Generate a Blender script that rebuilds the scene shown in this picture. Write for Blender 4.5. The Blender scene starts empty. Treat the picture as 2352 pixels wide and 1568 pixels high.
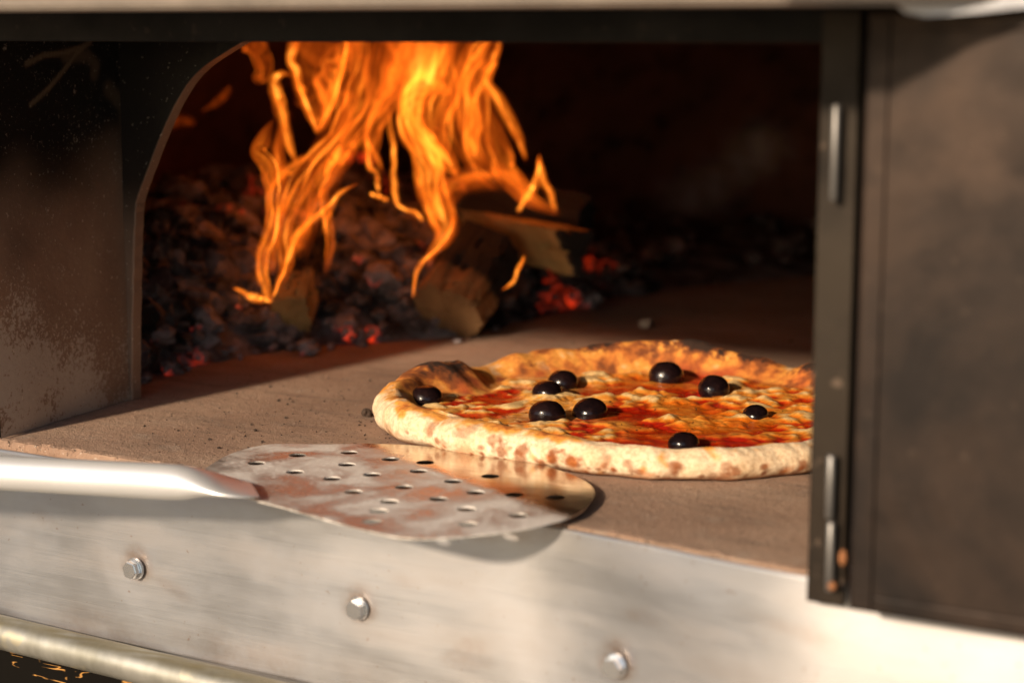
import bpy, bmesh, math, random
from mathutils import Vector, Matrix, noise as mn
random.seed(7)
R = math.radians
sc = bpy.context.scene
col = sc.collection

# ------------------------------------------------------------------ camera, sky, sun, exposure
CAM_H = .22                      # camera height over the hearth, metres
FPX = 4200.; PX_W, PX_CX, PX_CY = 2352., 1176., 784.
PITCH = math.atan(704 / FPX); YAW = R(30)
cd = bpy.data.cameras.new('camera'); cam = bpy.data.objects.new('camera', cd); col.objects.link(cam)
cam.location = (0, 0, CAM_H); cam.rotation_euler = (R(90) - PITCH, 0, YAW)
cd.sensor_width = 36; cd.lens = 36 * FPX / PX_W; cd.clip_start = .02; cd.clip_end = 400
cd.dof.use_dof = True; cd.dof.focus_distance = 1.0; cd.dof.aperture_fstop = 5.0; cd.dof.aperture_blades = 9
sc.camera = cam

SUN_EL = R(21.8); SUN_AZ = R(7.4)   # light travels into the oven mouth
sun_dir = Vector((math.sin(SUN_AZ) * math.cos(SUN_EL), math.cos(SUN_AZ) * math.cos(SUN_EL), -math.sin(SUN_EL)))
w = bpy.data.worlds.new('World'); sc.world = w; w.use_nodes = True
nt = w.node_tree; nt.nodes.clear()
sky = nt.nodes.new('ShaderNodeTexSky'); sky.sky_type = 'NISHITA'; sky.sun_disc = False
sky.sun_elevation = SUN_EL; sky.sun_rotation = math.pi + SUN_AZ   # low in front of the mouth; sky.dust_density = .8
bg = nt.nodes.new('ShaderNodeBackground'); bg.inputs['Strength'].default_value = .10
wo = nt.nodes.new('ShaderNodeOutputWorld')
nt.links.new(sky.outputs[0], bg.inputs[0]); nt.links.new(bg.outputs[0], wo.inputs[0])
sl = bpy.data.lights.new('sun', 'SUN'); sl.energy = 5.0; sl.angle = R(3.4); sl.color = (1, .80, .585)
so = bpy.data.objects.new('sun', sl); col.objects.link(so)
so.rotation_euler = sun_dir.to_track_quat('-Z', 'Y').to_euler(); so.location = (0, -2, 2)

sc.render.engine = 'CYCLES'
sc.view_settings.view_transform = 'Standard'; sc.view_settings.look = 'None'
sc.view_settings.exposure = 0.15; sc.view_settings.gamma = 1
sc.cycles.use_denoising = True
sc.cycles.max_bounces = 8; sc.cycles.transparent_max_bounces = 96
sc.cycles.sample_clamp_indirect = 6

# ------------------------------------------------------------------ photo pixel (2352 wide) -> ray -> place
_cp, _sp, _cy, _sy = math.cos(PITCH), math.sin(PITCH), math.cos(YAW), math.sin(YAW)
def ray(x, y):
    u = (x - PX_CX) / FPX; v = (PX_CY - y) / FPX
    fy = _cp + v * _sp; fz = -_sp + v * _cp
    return Vector((u * _cy - fy * _sy, u * _sy + fy * _cy, fz))
ORG = Vector((0, 0, CAM_H))
LAT = Vector((_cy, _sy, 0)); DEP = Vector((-_sy, _cy, 0)); UP = Vector((0, 0, 1))
def on_z(x, y, z=0.): d = ray(x, y); return ORG + d * ((z - CAM_H) / d.z)
def on_y(x, y, Y): d = ray(x, y); return ORG + d * (Y / d.y)
def on_d(x, y, D): d = ray(x, y); return ORG + d * (D / d.dot(DEP))
def smooth(a, b, x):
    t = max(0., min(1., (x - a) / (b - a))); return t * t * (3 - 2 * t)
def lerp(a, b, t): return a + (b - a) * t
def mixc(a, b, t): t = max(0., min(1., t)); return tuple(a[i] + (b[i] - a[i]) * t for i in range(3))
def interp(tab, x):
    if x <= tab[0][0]: return tab[0][1]
    for (a, va), (b, vb) in zip(tab, tab[1:]):
        if x <= b: return lerp(va, vb, smooth(a, b, x))
    return tab[-1][1]

# ------------------------------------------------------------------ object helpers
def tag(o, label=None, cat=None, group=None, kind=None):
    if label: o['label'] = label
    if cat: o['category'] = cat
    if group: o['group'] = group
    if kind: o['kind'] = kind
    return o
def empty(name, loc=(0, 0, 0), rz=0.):
    o = bpy.data.objects.new(name, None); col.objects.link(o); o.location = loc; o.rotation_euler[2] = rz
    o.empty_display_size = .02; return o
def obj(name, me, mat=None, parent=None, smoothed=False):
    o = bpy.data.objects.new(name, me); col.objects.link(o)
    if mat and not me.materials: me.materials.append(mat)
    if parent: o.parent = parent
    if smoothed: me.polygons.foreach_set('use_smooth', [True] * len(me.polygons))
    return o
def pyd(name, vs, fs, mat=None, parent=None, smoothed=False):
    me = bpy.data.meshes.new(name); me.from_pydata([tuple(v) for v in vs], [], fs); me.update()
    return obj(name, me, mat, parent, smoothed)
def from_bm(name, bm, mat=None, parent=None, smoothed=False):
    bmesh.ops.recalc_face_normals(bm, faces=bm.faces)
    me = bpy.data.meshes.new(name); bm.to_mesh(me); bm.free()
    return obj(name, me, mat, parent, smoothed)
def box_bm(x0, x1, y0, y1, z0, z1, bev=0., seg=2):
    bm = bmesh.new(); bmesh.ops.create_cube(bm, size=1)
    for v in bm.verts:
        v.co = Vector((lerp(x0, x1, v.co.x + .5), lerp(y0, y1, v.co.y + .5), lerp(z0, z1, v.co.z + .5)))
    if bev: bmesh.ops.bevel(bm, geom=bm.edges[:], offset=bev, segments=seg, affect='EDGES', profile=.6)
    return bm
def attr_col(me, name, cols):
    a = me.color_attributes.new(name, 'FLOAT_COLOR', 'POINT')
    a.data.foreach_set('color', [c for k in cols for c in (k[0], k[1], k[2], k[3] if len(k) > 3 else 1.)])
def attr_f(me, name, vals):
    a = me.attributes.new(name, 'FLOAT', 'POINT'); a.data.foreach_set('value', vals)
def grid(nu, nv, fn):
    vs = [fn(i / (nu - 1), j / (nv - 1)) for j in range(nv) for i in range(nu)]
    fs = [(j * nu + i, j * nu + i + 1, (j + 1) * nu + i + 1, (j + 1) * nu + i) for j in range(nv - 1) for i in range(nu - 1)]
    return vs, fs
def tube(path, rad, n=20, cap=True):
    vs, fs = [], []
    m = len(path); up = Vector((0, 0, 1))
    for i, p in enumerate(path):
        t = (path[min(i + 1, m - 1)] - path[max(i - 1, 0)]).normalized()
        a = t.cross(up).normalized(); b = a.cross(t)
        ra, rb = rad[i] if isinstance(rad[i], tuple) else (rad[i], rad[i])
        for k in range(n):
            q = 2 * math.pi * k / n; vs.append(p + a * (ra * math.cos(q)) + b * (rb * math.sin(q)))
    for i in range(m - 1):
        for k in range(n):
            k2 = (k + 1) % n; fs.append((i * n + k, i * n + k2, (i + 1) * n + k2, (i + 1) * n + k))
    if cap:
        fs.append(tuple(range(n - 1, -1, -1))); fs.append(tuple((m - 1) * n + k for k in range(n)))
    return vs, fs

# ------------------------------------------------------------------ materials
class NB:
    def __init__(s, name):
        s.m = bpy.data.materials.new(name); s.m.use_nodes = True; s.t = s.m.node_tree; s.t.nodes.clear()
        s.out = s.n('ShaderNodeOutputMaterial'); s.p = s.n('ShaderNodeBsdfPrincipled')
        s.l(s.p.outputs[0], s.out.inputs['Surface']); s.co = s.n('ShaderNodeTexCoord')
    def n(s, t, **k):
        o = s.t.nodes.new(t)
        for a, b in k.items(): setattr(o, a, b)
        return o
    def l(s, a, b): s.t.links.new(a, b)
    def put(s, sock, v):
        if hasattr(v, 'is_output'): s.l(v, sock)
        elif isinstance(v, tuple) and len(v) == 3 and sock.type == 'RGBA': sock.default_value = (*v, 1)
        else: sock.default_value = v
    def set(s, **k):
        for a, b in k.items(): s.put(s.p.inputs[a.replace('_', ' ')], b)
        return s
    def noise(s, scale, detail=6, rough=.55, stretch=None, dist=0., vec=None, rot=None):
        v = vec or s.co.outputs['Object']
        if stretch or rot:
            mp = s.n('ShaderNodeMapping'); s.l(v, mp.inputs[0]); v = mp.outputs[0]
            if stretch: mp.inputs['Scale'].default_value = stretch
            if rot: mp.inputs['Rotation'].default_value = rot
        x = s.n('ShaderNodeTexNoise'); s.l(v, x.inputs['Vector'])
        x.inputs['Scale'].default_value = scale; x.inputs['Detail'].default_value = detail
        x.inputs['Roughness'].default_value = rough; x.inputs['Distortion'].default_value = dist
        return x.outputs['Fac']
    def voro(s, scale, feature='F1'):
        x = s.n('ShaderNodeTexVoronoi', feature=feature); s.l(s.co.outputs['Object'], x.inputs['Vector'])
        x.inputs['Scale'].default_value = scale; return x.outputs['Distance']
    def ramp(s, f, stops, interp='LINEAR'):
        r = s.n('ShaderNodeValToRGB'); s.put(r.inputs[0], f); cr = r.color_ramp; cr.interpolation = interp
        while len(cr.elements) < len(stops): cr.elements.new(.5)
        for e, (p, c) in zip(cr.elements, stops):
            e.position = p; e.color = (c, c, c, 1) if isinstance(c, (int, float)) else (*c, 1)
        return r.outputs[0]
    def mix(s, a, b, f, mode='MIX'):
        x = s.n('ShaderNodeMix', data_type='RGBA', blend_type=mode)
        s.put(x.inputs[0], f); s.put(x.inputs[6], a); s.put(x.inputs[7], b); return x.outputs[2]
    def math(s, op, a, b=0.):
        x = s.n('ShaderNodeMath', operation=op); s.put(x.inputs[0], a); s.put(x.inputs[1], b); return x.outputs[0]
    def bump(s, h, strength=.3, dist=.001, normal=None):
        b = s.n('ShaderNodeBump'); s.l(h, b.inputs['Height']); b.inputs['Strength'].default_value = strength
        b.inputs['Distance'].default_value = dist
        if normal: s.l(normal, b.inputs['Normal'])
        s.l(b.outputs[0], s.p.inputs['Normal']); return b.outputs[0]
    def attr(s, name, out='Color'):
        a = s.n('ShaderNodeAttribute'); a.attribute_name = name; return a.outputs[out]

def m_stone():
    b = NB('hearth_stone')
    big = b.noise(9, 5, .6); mid = b.noise(60, 6, .65); fine = b.noise(900, 3, .7); st = b.noise(40, 6, .7, stretch=(.35, 1.6, 1))
    c = b.ramp(big, [(.3, (.28, .17, .115)), (.5, (.38, .24, .165)), (.7, (.46, .31, .22))])
    c = b.mix(c, (.17, .115, .085), b.ramp(st, [(.5, 0.), (.72, .7)]))
    c = b.mix(c, (.45, .37, .30), b.ramp(mid, [(.55, 0.), (.8, .6)]))
    c = b.mix(c, (.07, .045, .03), b.ramp(b.noise(420, 2, .5), [(.63, 0.), (.70, .85)]))
    c = b.mix(c, (.62, .52, .42), b.ramp(b.noise(520, 1, .5), [(.70, 0.), (.75, .8)]))
    b.set(Base_Color=c, Roughness=.92)
    h = b.math('ADD', b.math('MULTIPLY', fine, .6), b.math('MULTIPLY', b.noise(180, 5, .7), 1.))
    b.bump(h, .8, .0022); return b.m
def m_panel():
    b = NB('brushed_front_steel')
    a = b.attr('mark'); sep = b.n('ShaderNodeSeparateColor'); b.l(a, sep.inputs[0])
    brush = b.noise(30, 5, .6, stretch=(.5, 1, 60)); cloud = b.noise(9, 5, .6, dist=.6); wipe = b.noise(10, 4, .55, stretch=(1, 1, 4.), rot=(0, R(-32), 0))
    c = b.ramp(cloud, [(.3, (.44, .43, .43)), (.5, (.50, .495, .505)), (.72, (.56, .565, .59))])
    c = b.mix(c, (.38, .31, .26), b.ramp(wipe, [(.45, .0), (.7, .3)]))
    c = b.mix(c, (.30, .18, .11), b.math('MULTIPLY', sep.outputs[0], b.ramp(b.noise(140, 4, .7), [(.3, .25), (.7, 1.)])))
    c = b.mix(c, (.28, .16, .10), b.ramp(b.noise(300, 2, .5), [(.69, 0.), (.76, .5)]))
    r = b.math('ADD', b.ramp(cloud, [(.3, .30), (.7, .37)]), b.math('MULTIPLY', b.ramp(wipe, [(.4, 0.), (.6, 1.)]), .14))
    r = b.math('ADD', r, b.math('MULTIPLY', brush, .16))
    tn = b.n('ShaderNodeTangent', direction_type='UV_MAP'); tn.uv_map = 'UVMap'; b.l(tn.outputs[0], b.p.inputs['Tangent'])
    b.set(Base_Color=c, Metallic=.95, Roughness=r, Anisotropic=.65, Anisotropic_Rotation=.25)
    b.bump(b.math('ADD', b.math('MULTIPLY', brush, .2), b.noise(16, 2, .4)), .12, .002); return b.m
def m_darksteel(name, base=(.035, .03, .027), rough=.5, met=.5, spots=.5, brown=(.10, .06, .04)):
    b = NB(name)
    n1 = b.noise(8, 6, .65, dist=.8); n2 = b.noise(26, 5, .6); n3 = b.noise(150, 2, .5)
    c = b.mix(base, brown, b.ramp(n1, [(.38, 0.), (.68, 1.)]))
    c = b.mix(c, tuple(x * .35 for x in base), b.ramp(n2, [(.45, 0.), (.75, .8)]))
    c = b.mix(c, (.36, .25, .18), b.math('MULTIPLY', b.ramp(n3, [(.66, 0.), (.73, 1.)]), spots))
    b.set(Base_Color=c, Metallic=met, Specular_IOR_Level=.22, Roughness=b.ramp(n2, [(.3, rough - .06), (.7, rough + .16)]))
    b.bump(b.noise(60, 4), .15, .001); return b.m
def m_jamb():
    b = NB('sooty_jamb_steel')
    a = b.attr('ash'); sep = b.n('ShaderNodeSeparateColor'); b.l(a, sep.inputs[0])
    n1 = b.noise(14, 6, .6)
    c = b.ramp(n1, [(.3, (.18, .12, .09)), (.55, (.28, .19, .14)), (.75, (.36, .26, .19))])
    c = b.mix(c, (.012, .011, .011), sep.outputs[1])                     # soot with the lintel's shade painted in, darker towards the top
    thr = b.math('SUBTRACT', .70, b.math('MULTIPLY', sep.outputs[0], .31))
    sp = b.ramp(b.math('SUBTRACT', b.noise(520, 4, .65), thr), [(.0, 0.), (.07, 1.)]); sp2 = b.ramp(b.math('SUBTRACT', b.noise(210, 4, .7), thr), [(.0, 0.), (.09, 1.)])
    c = b.mix(c, (.50, .45, .40), b.math('MULTIPLY', b.math('MAXIMUM', sp, sp2), .75))
    c = b.mix(c, (.60, .52, .44), b.math('MULTIPLY', b.ramp(b.noise(330, 1, .5), [(.72, 0.), (.75, 1.)]), b.math('SUBTRACT', .6, b.math('MULTIPLY', sep.outputs[1], .4))))
    c = b.mix(c, (.20, .155, .10), b.math('MULTIPLY', sep.outputs[2], .8))
    b.set(Base_Color=c, Roughness=b.ramp(n1, [(.3, .30), (.7, .5)]), Metallic=.35)
    b.bump(b.noise(260, 4, .6), .25, .0012); return b.m
def m_chamber():
    b = NB('sooty_chamber_brick')
    n1 = b.noise(5, 6, .65, dist=1.); n2 = b.noise(30, 5, .65)
    c = b.ramp(n1, [(.3, (.07, .032, .022)), (.6, (.17, .075, .05)), (.8, (.24, .115, .08))])
    c = b.mix(c, (.02, .014, .012), b.ramp(n2, [(.5, 0.), (.7, .8)]))
    a = b.attr('ash'); c = b.mix(c, (.60, .56, .57), b.math('MULTIPLY', a, b.ramp(b.noise(16, 4), [(.3, .2), (.65, 1.)])))  # pale smear: thin smoke haze painted into the wall colour
    b.set(Base_Color=c, Roughness=.95); b.bump(b.noise(45, 6, .7), .6, .006); return b.m
def m_galv():
    b = NB('galvanised_pipe')
    n = b.noise(38, 4, .6, stretch=(1, 1, .5)); v = b.voro(70)
    c = b.ramp(n, [(.35, (.34, .33, .28)), (.6, (.52, .51, .46))])
    c = b.mix(c, (.62, .56, .40), b.ramp(b.noise(60, 2, .5), [(.60, 0.), (.68, .75)]))
    c = b.mix(c, (.26, .22, .12), b.attr('rust', 'Fac'))
    b.set(Base_Color=c, Metallic=.75, Roughness=b.ramp(v, [(.0, .34), (.6, .46)])); b.bump(n, .1, .001); return b.m
def m_blackboard():
    b = NB('cracked_black_paint')
    n = b.noise(52, 3, .5, stretch=(.3, 1, 2.2), dist=.6)
    crack = b.ramp(b.math('ABSOLUTE', b.math('SUBTRACT', n, .52)), [(.0, 1.), (.016, 0.)])
    crack = b.math('MULTIPLY', crack, b.ramp(b.noise(60, 3), [(.48, 0.), (.55, 1.)]))
    c = b.mix((.006, .005, .004), (.50, .25, .07), crack)
    b.set(Base_Color=c, Roughness=.7, Specular_IOR_Level=.05); b.bump(b.noise(80, 4), .2, .001); return b.m
def m_peel():
    b = NB('floured_peel_metal')
    a = b.attr('flour', 'Fac')
    g = b.ramp(b.noise(150, 5, .7), [(.35, .0), (.62, 1.)]); sp = b.ramp(b.noise(500, 2, .6), [(.5, 0.), (.62, 1.)])
    cl = b.ramp(b.noise(30, 4, .6, dist=.5), [(.40, .0), (.62, 1.)])
    f = b.math('MULTIPLY', a, b.math('ADD', .24, b.math('ADD', b.math('MULTIPLY', cl, .46), b.math('MULTIPLY', b.math('MULTIPLY', g, sp), .3))))
    b.set(Base_Color=b.mix((.56, .50, .44), (.92, .86, .80), f), Metallic=b.math('SUBTRACT', 1., f),
          Roughness=b.math('ADD', b.ramp(b.noise(60, 3, .6, stretch=(1, 12, 1), rot=(0, 0, R(12))), [(.35, .10), (.7, .26)]), b.math('MULTIPLY', f, .65)))
    b.bump(b.noise(25, 2), .12, .002); return b.m
def m_simple(name, c, rough=.5, met=0., bump=None, var=.25, scale=30, **k):
    b = NB(name); n = b.noise(scale, 5, .6)
    b.set(Base_Color=b.ramp(n, [(.3, tuple(x * (1 - var) for x in c)), (.7, tuple(min(1, x * (1 + var)) for x in c))]), Roughness=rough, Metallic=met, **k)
    if bump: b.bump(b.noise(bump[0], 5, .65), bump[1], bump[2])
    return b.m
def m_pizza():
    b = NB('baked_pizza')
    c = b.attr('Col'); wet = b.attr('wet', 'Fac')
    f = b.noise(420, 4, .65)
    c2 = b.mix(c, b.ramp(f, [(.3, (.50, .38, .28)), (.6, (1., 1., 1.))]), .6, 'MULTIPLY')
    herb = b.math('MULTIPLY', b.ramp(b.noise(360, 1, .5, stretch=(1, .5, 1)), [(.70, 0.), (.74, .8)]), wet)
    c2 = b.mix(c2, (.06, .035, .015), herb)
    b.set(Base_Color=c2, Roughness=b.math('SUBTRACT', .85, b.math('MULTIPLY', wet, .60)), Subsurface_Weight=.0, Specular_IOR_Level=.5)
    b.bump(b.math('ADD', f, b.noise(1300, 2, .6)), .35, .0007); return b.m
def m_olive():
    b = NB('black_olive'); n = b.noise(120, 4, .6)
    b.set(Base_Color=b.ramp(n, [(.35, (.005, .003, .004)), (.7, (.016, .007, .007))]), Roughness=b.ramp(n, [(.35, .13), (.7, .26)]), Coat_Weight=.15, Coat_Roughness=.08, Specular_IOR_Level=.35)
    b.bump(b.noise(300, 4, .6, stretch=(1, 1, 2.2)), .3, .0007); return b.m
def m_flame():
    b = NB('flame'); b.t.nodes.remove(b.p)
    uv = b.co.outputs['UV']
    s1 = b.noise(1.0, 4, .55, stretch=(4.5, 1.7, 1), vec=uv, dist=.5); s2 = b.noise(1.0, 2, .5, stretch=(2.5, 4, 1), vec=uv, dist=.6)
    k = b.math('MULTIPLY', b.ramp(s1, [(.28, .18), (.5, .8), (.72, 2.0)]), b.ramp(s2, [(.3, .45), (.7, 1.5)]))
    st = b.math('MULTIPLY', b.math('MULTIPLY', b.attr('glow', 'Fac'), k), .85)
    e = b.n('ShaderNodeEmission'); b.l(b.ramp(st, [(.0, (1., .11, .006)), (.25, (1., .20, .011)), (.9, (1., .37, .040))]), e.inputs[0]); b.l(st, e.inputs[1])
    t = b.n('ShaderNodeBsdfTransparent'); ad = b.n('ShaderNodeAddShader')
    b.l(e.outputs[0], ad.inputs[0]); b.l(t.outputs[0], ad.inputs[1]); b.l(ad.outputs[0], b.out.inputs['Surface'])
    return b.m
def m_coal(name, ashy=.5, ember=.5):
    b = NB(name); n = b.noise(28, 5, .6); g = b.noise(110, 5, .7); em = b.noise(11, 3, .5)
    geo = b.n('ShaderNodeNewGeometry'); sx = b.n('ShaderNodeSeparateXYZ'); b.l(geo.outputs['Normal'], sx.inputs[0])
    ash = b.math('MULTIPLY', b.ramp(n, [(.5 - ashy * .3, 0.), (.72 - ashy * .2, 1.)]), b.ramp(g, [(.3, .3), (.6, 1.)]))
    c = b.mix((.012, .009, .008), (.33, .28, .28), ash)
    b.set(Base_Color=c, Roughness=.95)
    hot = b.math('MULTIPLY', b.ramp(em, [(.60 - ember * .08, 0.), (.74 - ember * .06, 1.)]), b.ramp(b.voro(95, 'DISTANCE_TO_EDGE'), [(.02, 1.), (.13, 0.)]))
    if name == 'ember_heap':
        sy = b.n('ShaderNodeSeparateXYZ'); b.l(b.co.outputs['Object'], sy.inputs[0])
        hot = b.math('MULTIPLY', hot, b.ramp(sy.outputs[1], [(0., 1.), (.99, 1.)])); hot = b.math('MULTIPLY', hot, b.math('LESS_THAN', sy.outputs[1], 1.42))
    b.set(Emission_Color=(1., .045, .006), Emission_Strength=b.math('MULTIPLY', hot, .5 + .3 * ember))
    b.bump(g, .6, .003); return b.m
def m_wood(name, c0, c1, char=.0):
    b = NB(name); n = b.noise(40, 5, .6, stretch=(1, 1, .08)); g = b.noise(22, 4, .6)
    c = b.ramp(n, [(.3, c0), (.65, c1)])
    a = b.attr('char', 'Fac')
    cf = b.ramp(b.math('ADD', a, b.math('MULTIPLY', b.math('SUBTRACT', g, .5), .7)), [(.38, 0.), (.55, 1.)])
    c = b.mix(c, (.018, .013, .011), cf)
    b.set(Base_Color=c, Roughness=.9); b.bump(n, .5, .002); return b.m

MS = m_stone(); MP = m_panel(); MJ = m_jamb(); MC = m_chamber(); MG = m_galv(); MBB = m_blackboard(); MPE = m_peel()
MLINT = m_darksteel('sooty_lintel_steel', (.009, .008, .008), .5, .15, .05, (.018, .014, .012))
MDOOR = m_darksteel('door_dark_steel', (.020, .015, .013), .42, .35, .05, (.066, .042, .030))
MSTRIP = m_darksteel('hinge_strip_steel', (.020, .013, .008), .5, .1, .2, (.030, .021, .013))
MHINGE = m_simple('hinge_steel', (.22, .21, .20), .42, .7)
MRUST = m_simple('rust', (.30, .12, .045), .8)
MZINC = m_simple('zinc_bolt', (.86, .87, .88), .2, .95, (90, .1, .0006), .1)
MHOOD = m_simple('beige_hood_metal', (.20, .165, .135), .55, .25)
MWHITE = m_simple('white_painted_metal', (.62, .62, .64), .5)
MALU = m_simple('aluminium_tube', (.93, .93, .93), .40, .6, None, .03)
MPI = m_pizza(); MOL = m_olive(); MFL = m_flame()
MCOAL = m_coal('charred_coal', .35, .45); MASH = m_coal('ashy_coal', .95, .1); MEMB = m_coal('glowing_coal', .5, 1.6)
MHEAP = m_coal('ember_heap', .42, .3)
MWOOD = m_wood('split_firewood', (.26, .17, .062), (.44, .30, .12)); MWOODR = m_wood('reddish_firewood', (.21, .105, .042), (.36, .20, .08))
MCRUMB = m_simple('stone_crumb', (.42, .35, .27), .9)
MBURN = m_simple('burnt_crumb', (.05, .03, .02), .9)
MGROUND = m_simple('dusty_ground', (.26, .22, .17), .95, 0., None, .3, 2)

# ------------------------------------------------------------------ setting
g = pyd('ground', [(-60, -60, -1), (60, -60, -1), (60, 60, -1), (-60, 60, -1)], [(0, 1, 2, 3)], MGROUND)
tag(g, kind='structure')

# ------------------------------------------------------------------ the oven
oven = empty('pizza_oven', (-.5, 1.2, -1.))
tag(oven, 'wood fired steel oven with wide open mouth and stone hearth', 'oven')
def part(o):                                # keep the world place while parenting to the oven's base
    o.parent = oven; o.matrix_parent_inverse = Matrix.Translation(-oven.location); return o
def yfront(x): return interp([(-.40, .7115), (-.25, .6965)], x)

# hearth stone: fine sheet on a slab, with a chipped front edge
xs = [-1.25 + 1.5 * i / 900 for i in range(901)]
vs, fs = [], []
prof = [(0., 0.), (.0012, 0), (.0025, 0), (.005, 0), (.012, 0), (.05, 0), (1.4, 0)]
n = len(prof) + 3
for x in xs:
    y0 = yfront(x) + .0015
    chip = max(0., mn.noise(Vector((x * 90, 1, 0))) - .05) * .004 + max(0., mn.noise(Vector((x * 350, 5, 0)))) * .0016
    vs.append((x, y0 + .004, -.03)); vs.append((x, y0 + chip * .2, -.029)); vs.append((x, y0 + chip * .5, -.004))
    for k, (dy, dz) in enumerate(prof):
        e = 1 if k == 0 else (.5 if k == 1 else 0.)
        vs.append((x, y0 + dy + chip * (1 if k < 4 else 0) * (1 - k / 4), -chip * .7 * e - .0004 * e))
for i in range(len(xs) - 1):
    for k in range(n - 1): fs.append((i * n + k, (i + 1) * n + k, (i + 1) * n + k + 1, i * n + k + 1))
part(pyd('hearth_stone', vs, fs, MS))

# front panel with wear marks
BOLTS = [(-.6389, -.0578), (-.4957, -.0566), (-.3533, -.0595), (-.21, -.0585), (-.782, -.0578)]
PZ0, PZ1 = -.102, -.0015
def pf(u, v):
    x = lerp(-1.25, .25, u); top = interp([(-.70, -.0050), (-.42, -.0015)], x)
    z = lerp(PZ0, top, v)
    dent = .0012 * mn.noise(Vector((x * 9, z * 14, 3)))
    return (x, yfront(x) - .0015 + dent * min(1, (1 - v) * 6), z)
vs, fs = grid(420, 60, pf)
o = pyd('front_panel', vs, fs, MP, None, True)
cols = []
for (x, y, z) in vs:
    m = 0.
    for (bx, bz) in BOLTS:
        dx, dz = x - bx, z - bz; r = math.hypot(dx, dz * (.8 if dz > 0 else 1.3))
        m = max(m, .75 * (1 - smooth(.005, .013, r)))
    m = max(m, .3 * smooth(.35, .6, mn.noise(Vector((x * 22, z * 60, 9)))))
    m = max(m, .45 * smooth(-.075, -.1, z) * (.5 + mn.noise(Vector((x * 30, z * 40, 2)))))
    cols.append((m, 0, 0))
attr_col(o.data, 'mark', cols); part(o)
ul = o.data.uv_layers.new(name='UVMap'); ul.data.foreach_set('uv', [c for l in o.data.loops for c in (vs[l.vertex_index][0], vs[l.vertex_index][2])])
bm = o.modifiers.new('thick', 'SOLIDIFY'); bm.thickness = .002; bm.offset = -1
for (bx, bz) in BOLTS:
    y0 = yfront(bx) - .0035
    b1 = bmesh.new(); bmesh.ops.create_cone(b1, cap_ends=True, segments=6, radius1=.0050, radius2=.0050, depth=.0042)
    bmesh.ops.bevel(b1, geom=b1.edges[:], offset=.0005, segments=2, affect='EDGES')
    bmesh.ops.rotate(b1, verts=b1.verts, matrix=Matrix.Rotation(random.uniform(0, 1), 3, 'Z'))
    bmesh.ops.rotate(b1, verts=b1.verts, matrix=Matrix.Rotation(R(90), 3, 'X')); bmesh.ops.translate(b1, verts=b1.verts, vec=(bx, y0 - .0026, bz))
    bo = part(from_bm('bolt', b1, MZINC))
    b2 = bmesh.new(); bmesh.ops.create_cone(b2, cap_ends=True, segments=28, radius1=.0060, radius2=.0056, depth=.0012)
    bmesh.ops.rotate(b2, verts=b2.verts, matrix=Matrix.Rotation(R(90), 3, 'X')); bmesh.ops.translate(b2, verts=b2.verts, vec=(bx, y0 - .0002, bz))
    wo_ = from_bm('washer', b2, MZINC); wo_.parent = bo

# left jamb of the mouth (sooty, ash-speckled) and the front wall left of it
J0 = Vector((-.737, .7128)); J1 = Vector((-.7495, .832))
def jf(u, v):
    a = J0.lerp(J1, u); z = lerp(.0005, .30, v)
    return (a.x + .0012 * mn.noise(Vector((u * 3, z * 14, 0))), a.y, z)
vs, fs = grid(90, 200, jf)
o = pyd('jamb_plate', vs, fs, MJ, None, True)
strokes = [[(60, 148), (100, 128), (150, 122), (190, 108), (210, 96)], [(70, 240), (110, 205), (145, 165), (175, 125), (205, 98)], [(150, 130), (200, 128), (220, 150), (215, 175)], [(250, 205), (280, 240), (290, 300)]]
sw = []
for s in strokes:
    q = []
    for p, p2 in zip(s, s[1:]):
        for t in range(8):
            x, y = lerp(p[0], p2[0], t / 8), lerp(p[1], p2[1], t / 8); d = ray(x, y)
            nx, ny = (J1 - J0).y, -(J1 - J0).x
            k = (J0.x * nx + J0.y * ny) / (d.x * nx + d.y * ny); c = ORG + d * k; q.append((c.y, c.z))
    sw.append(q)
cols = []
for i, (x, y, z) in enumerate(vs):
    u = (y - J0.y) / (J1.y - J0.y)
    ash = (1 - smooth(.0, .105, z + .05 * (u - .25))) * (1 - .35 * smooth(.1, 1., u)) + .20
    ash = min(1, ash * 1.4 * (.75 + .5 * mn.noise(Vector((y * 40, z * 40, 1)))))
    soot_shade = smooth(.125, .175, z + .02 * mn.noise(Vector((y * 25, z * 25, 4))) + .02 * (1 - u))  # sooting plus the lintel's shade, painted onto the upper plate
    sm = 0.
    if z > .15:
        for q, wd, am in zip(sw, (.0024, .0022, .006, .008), (.8, .8, .35, .3)):
            d = min(math.hypot(y - a, z - b_) for a, b_ in q); sm = max(sm, am * (1 - smooth(wd * .2, wd, d)))
    cols.append((max(0, ash), soot_shade * (1 - sm * .6), sm))
attr_col(o.data, 'ash', cols); part(o)
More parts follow.
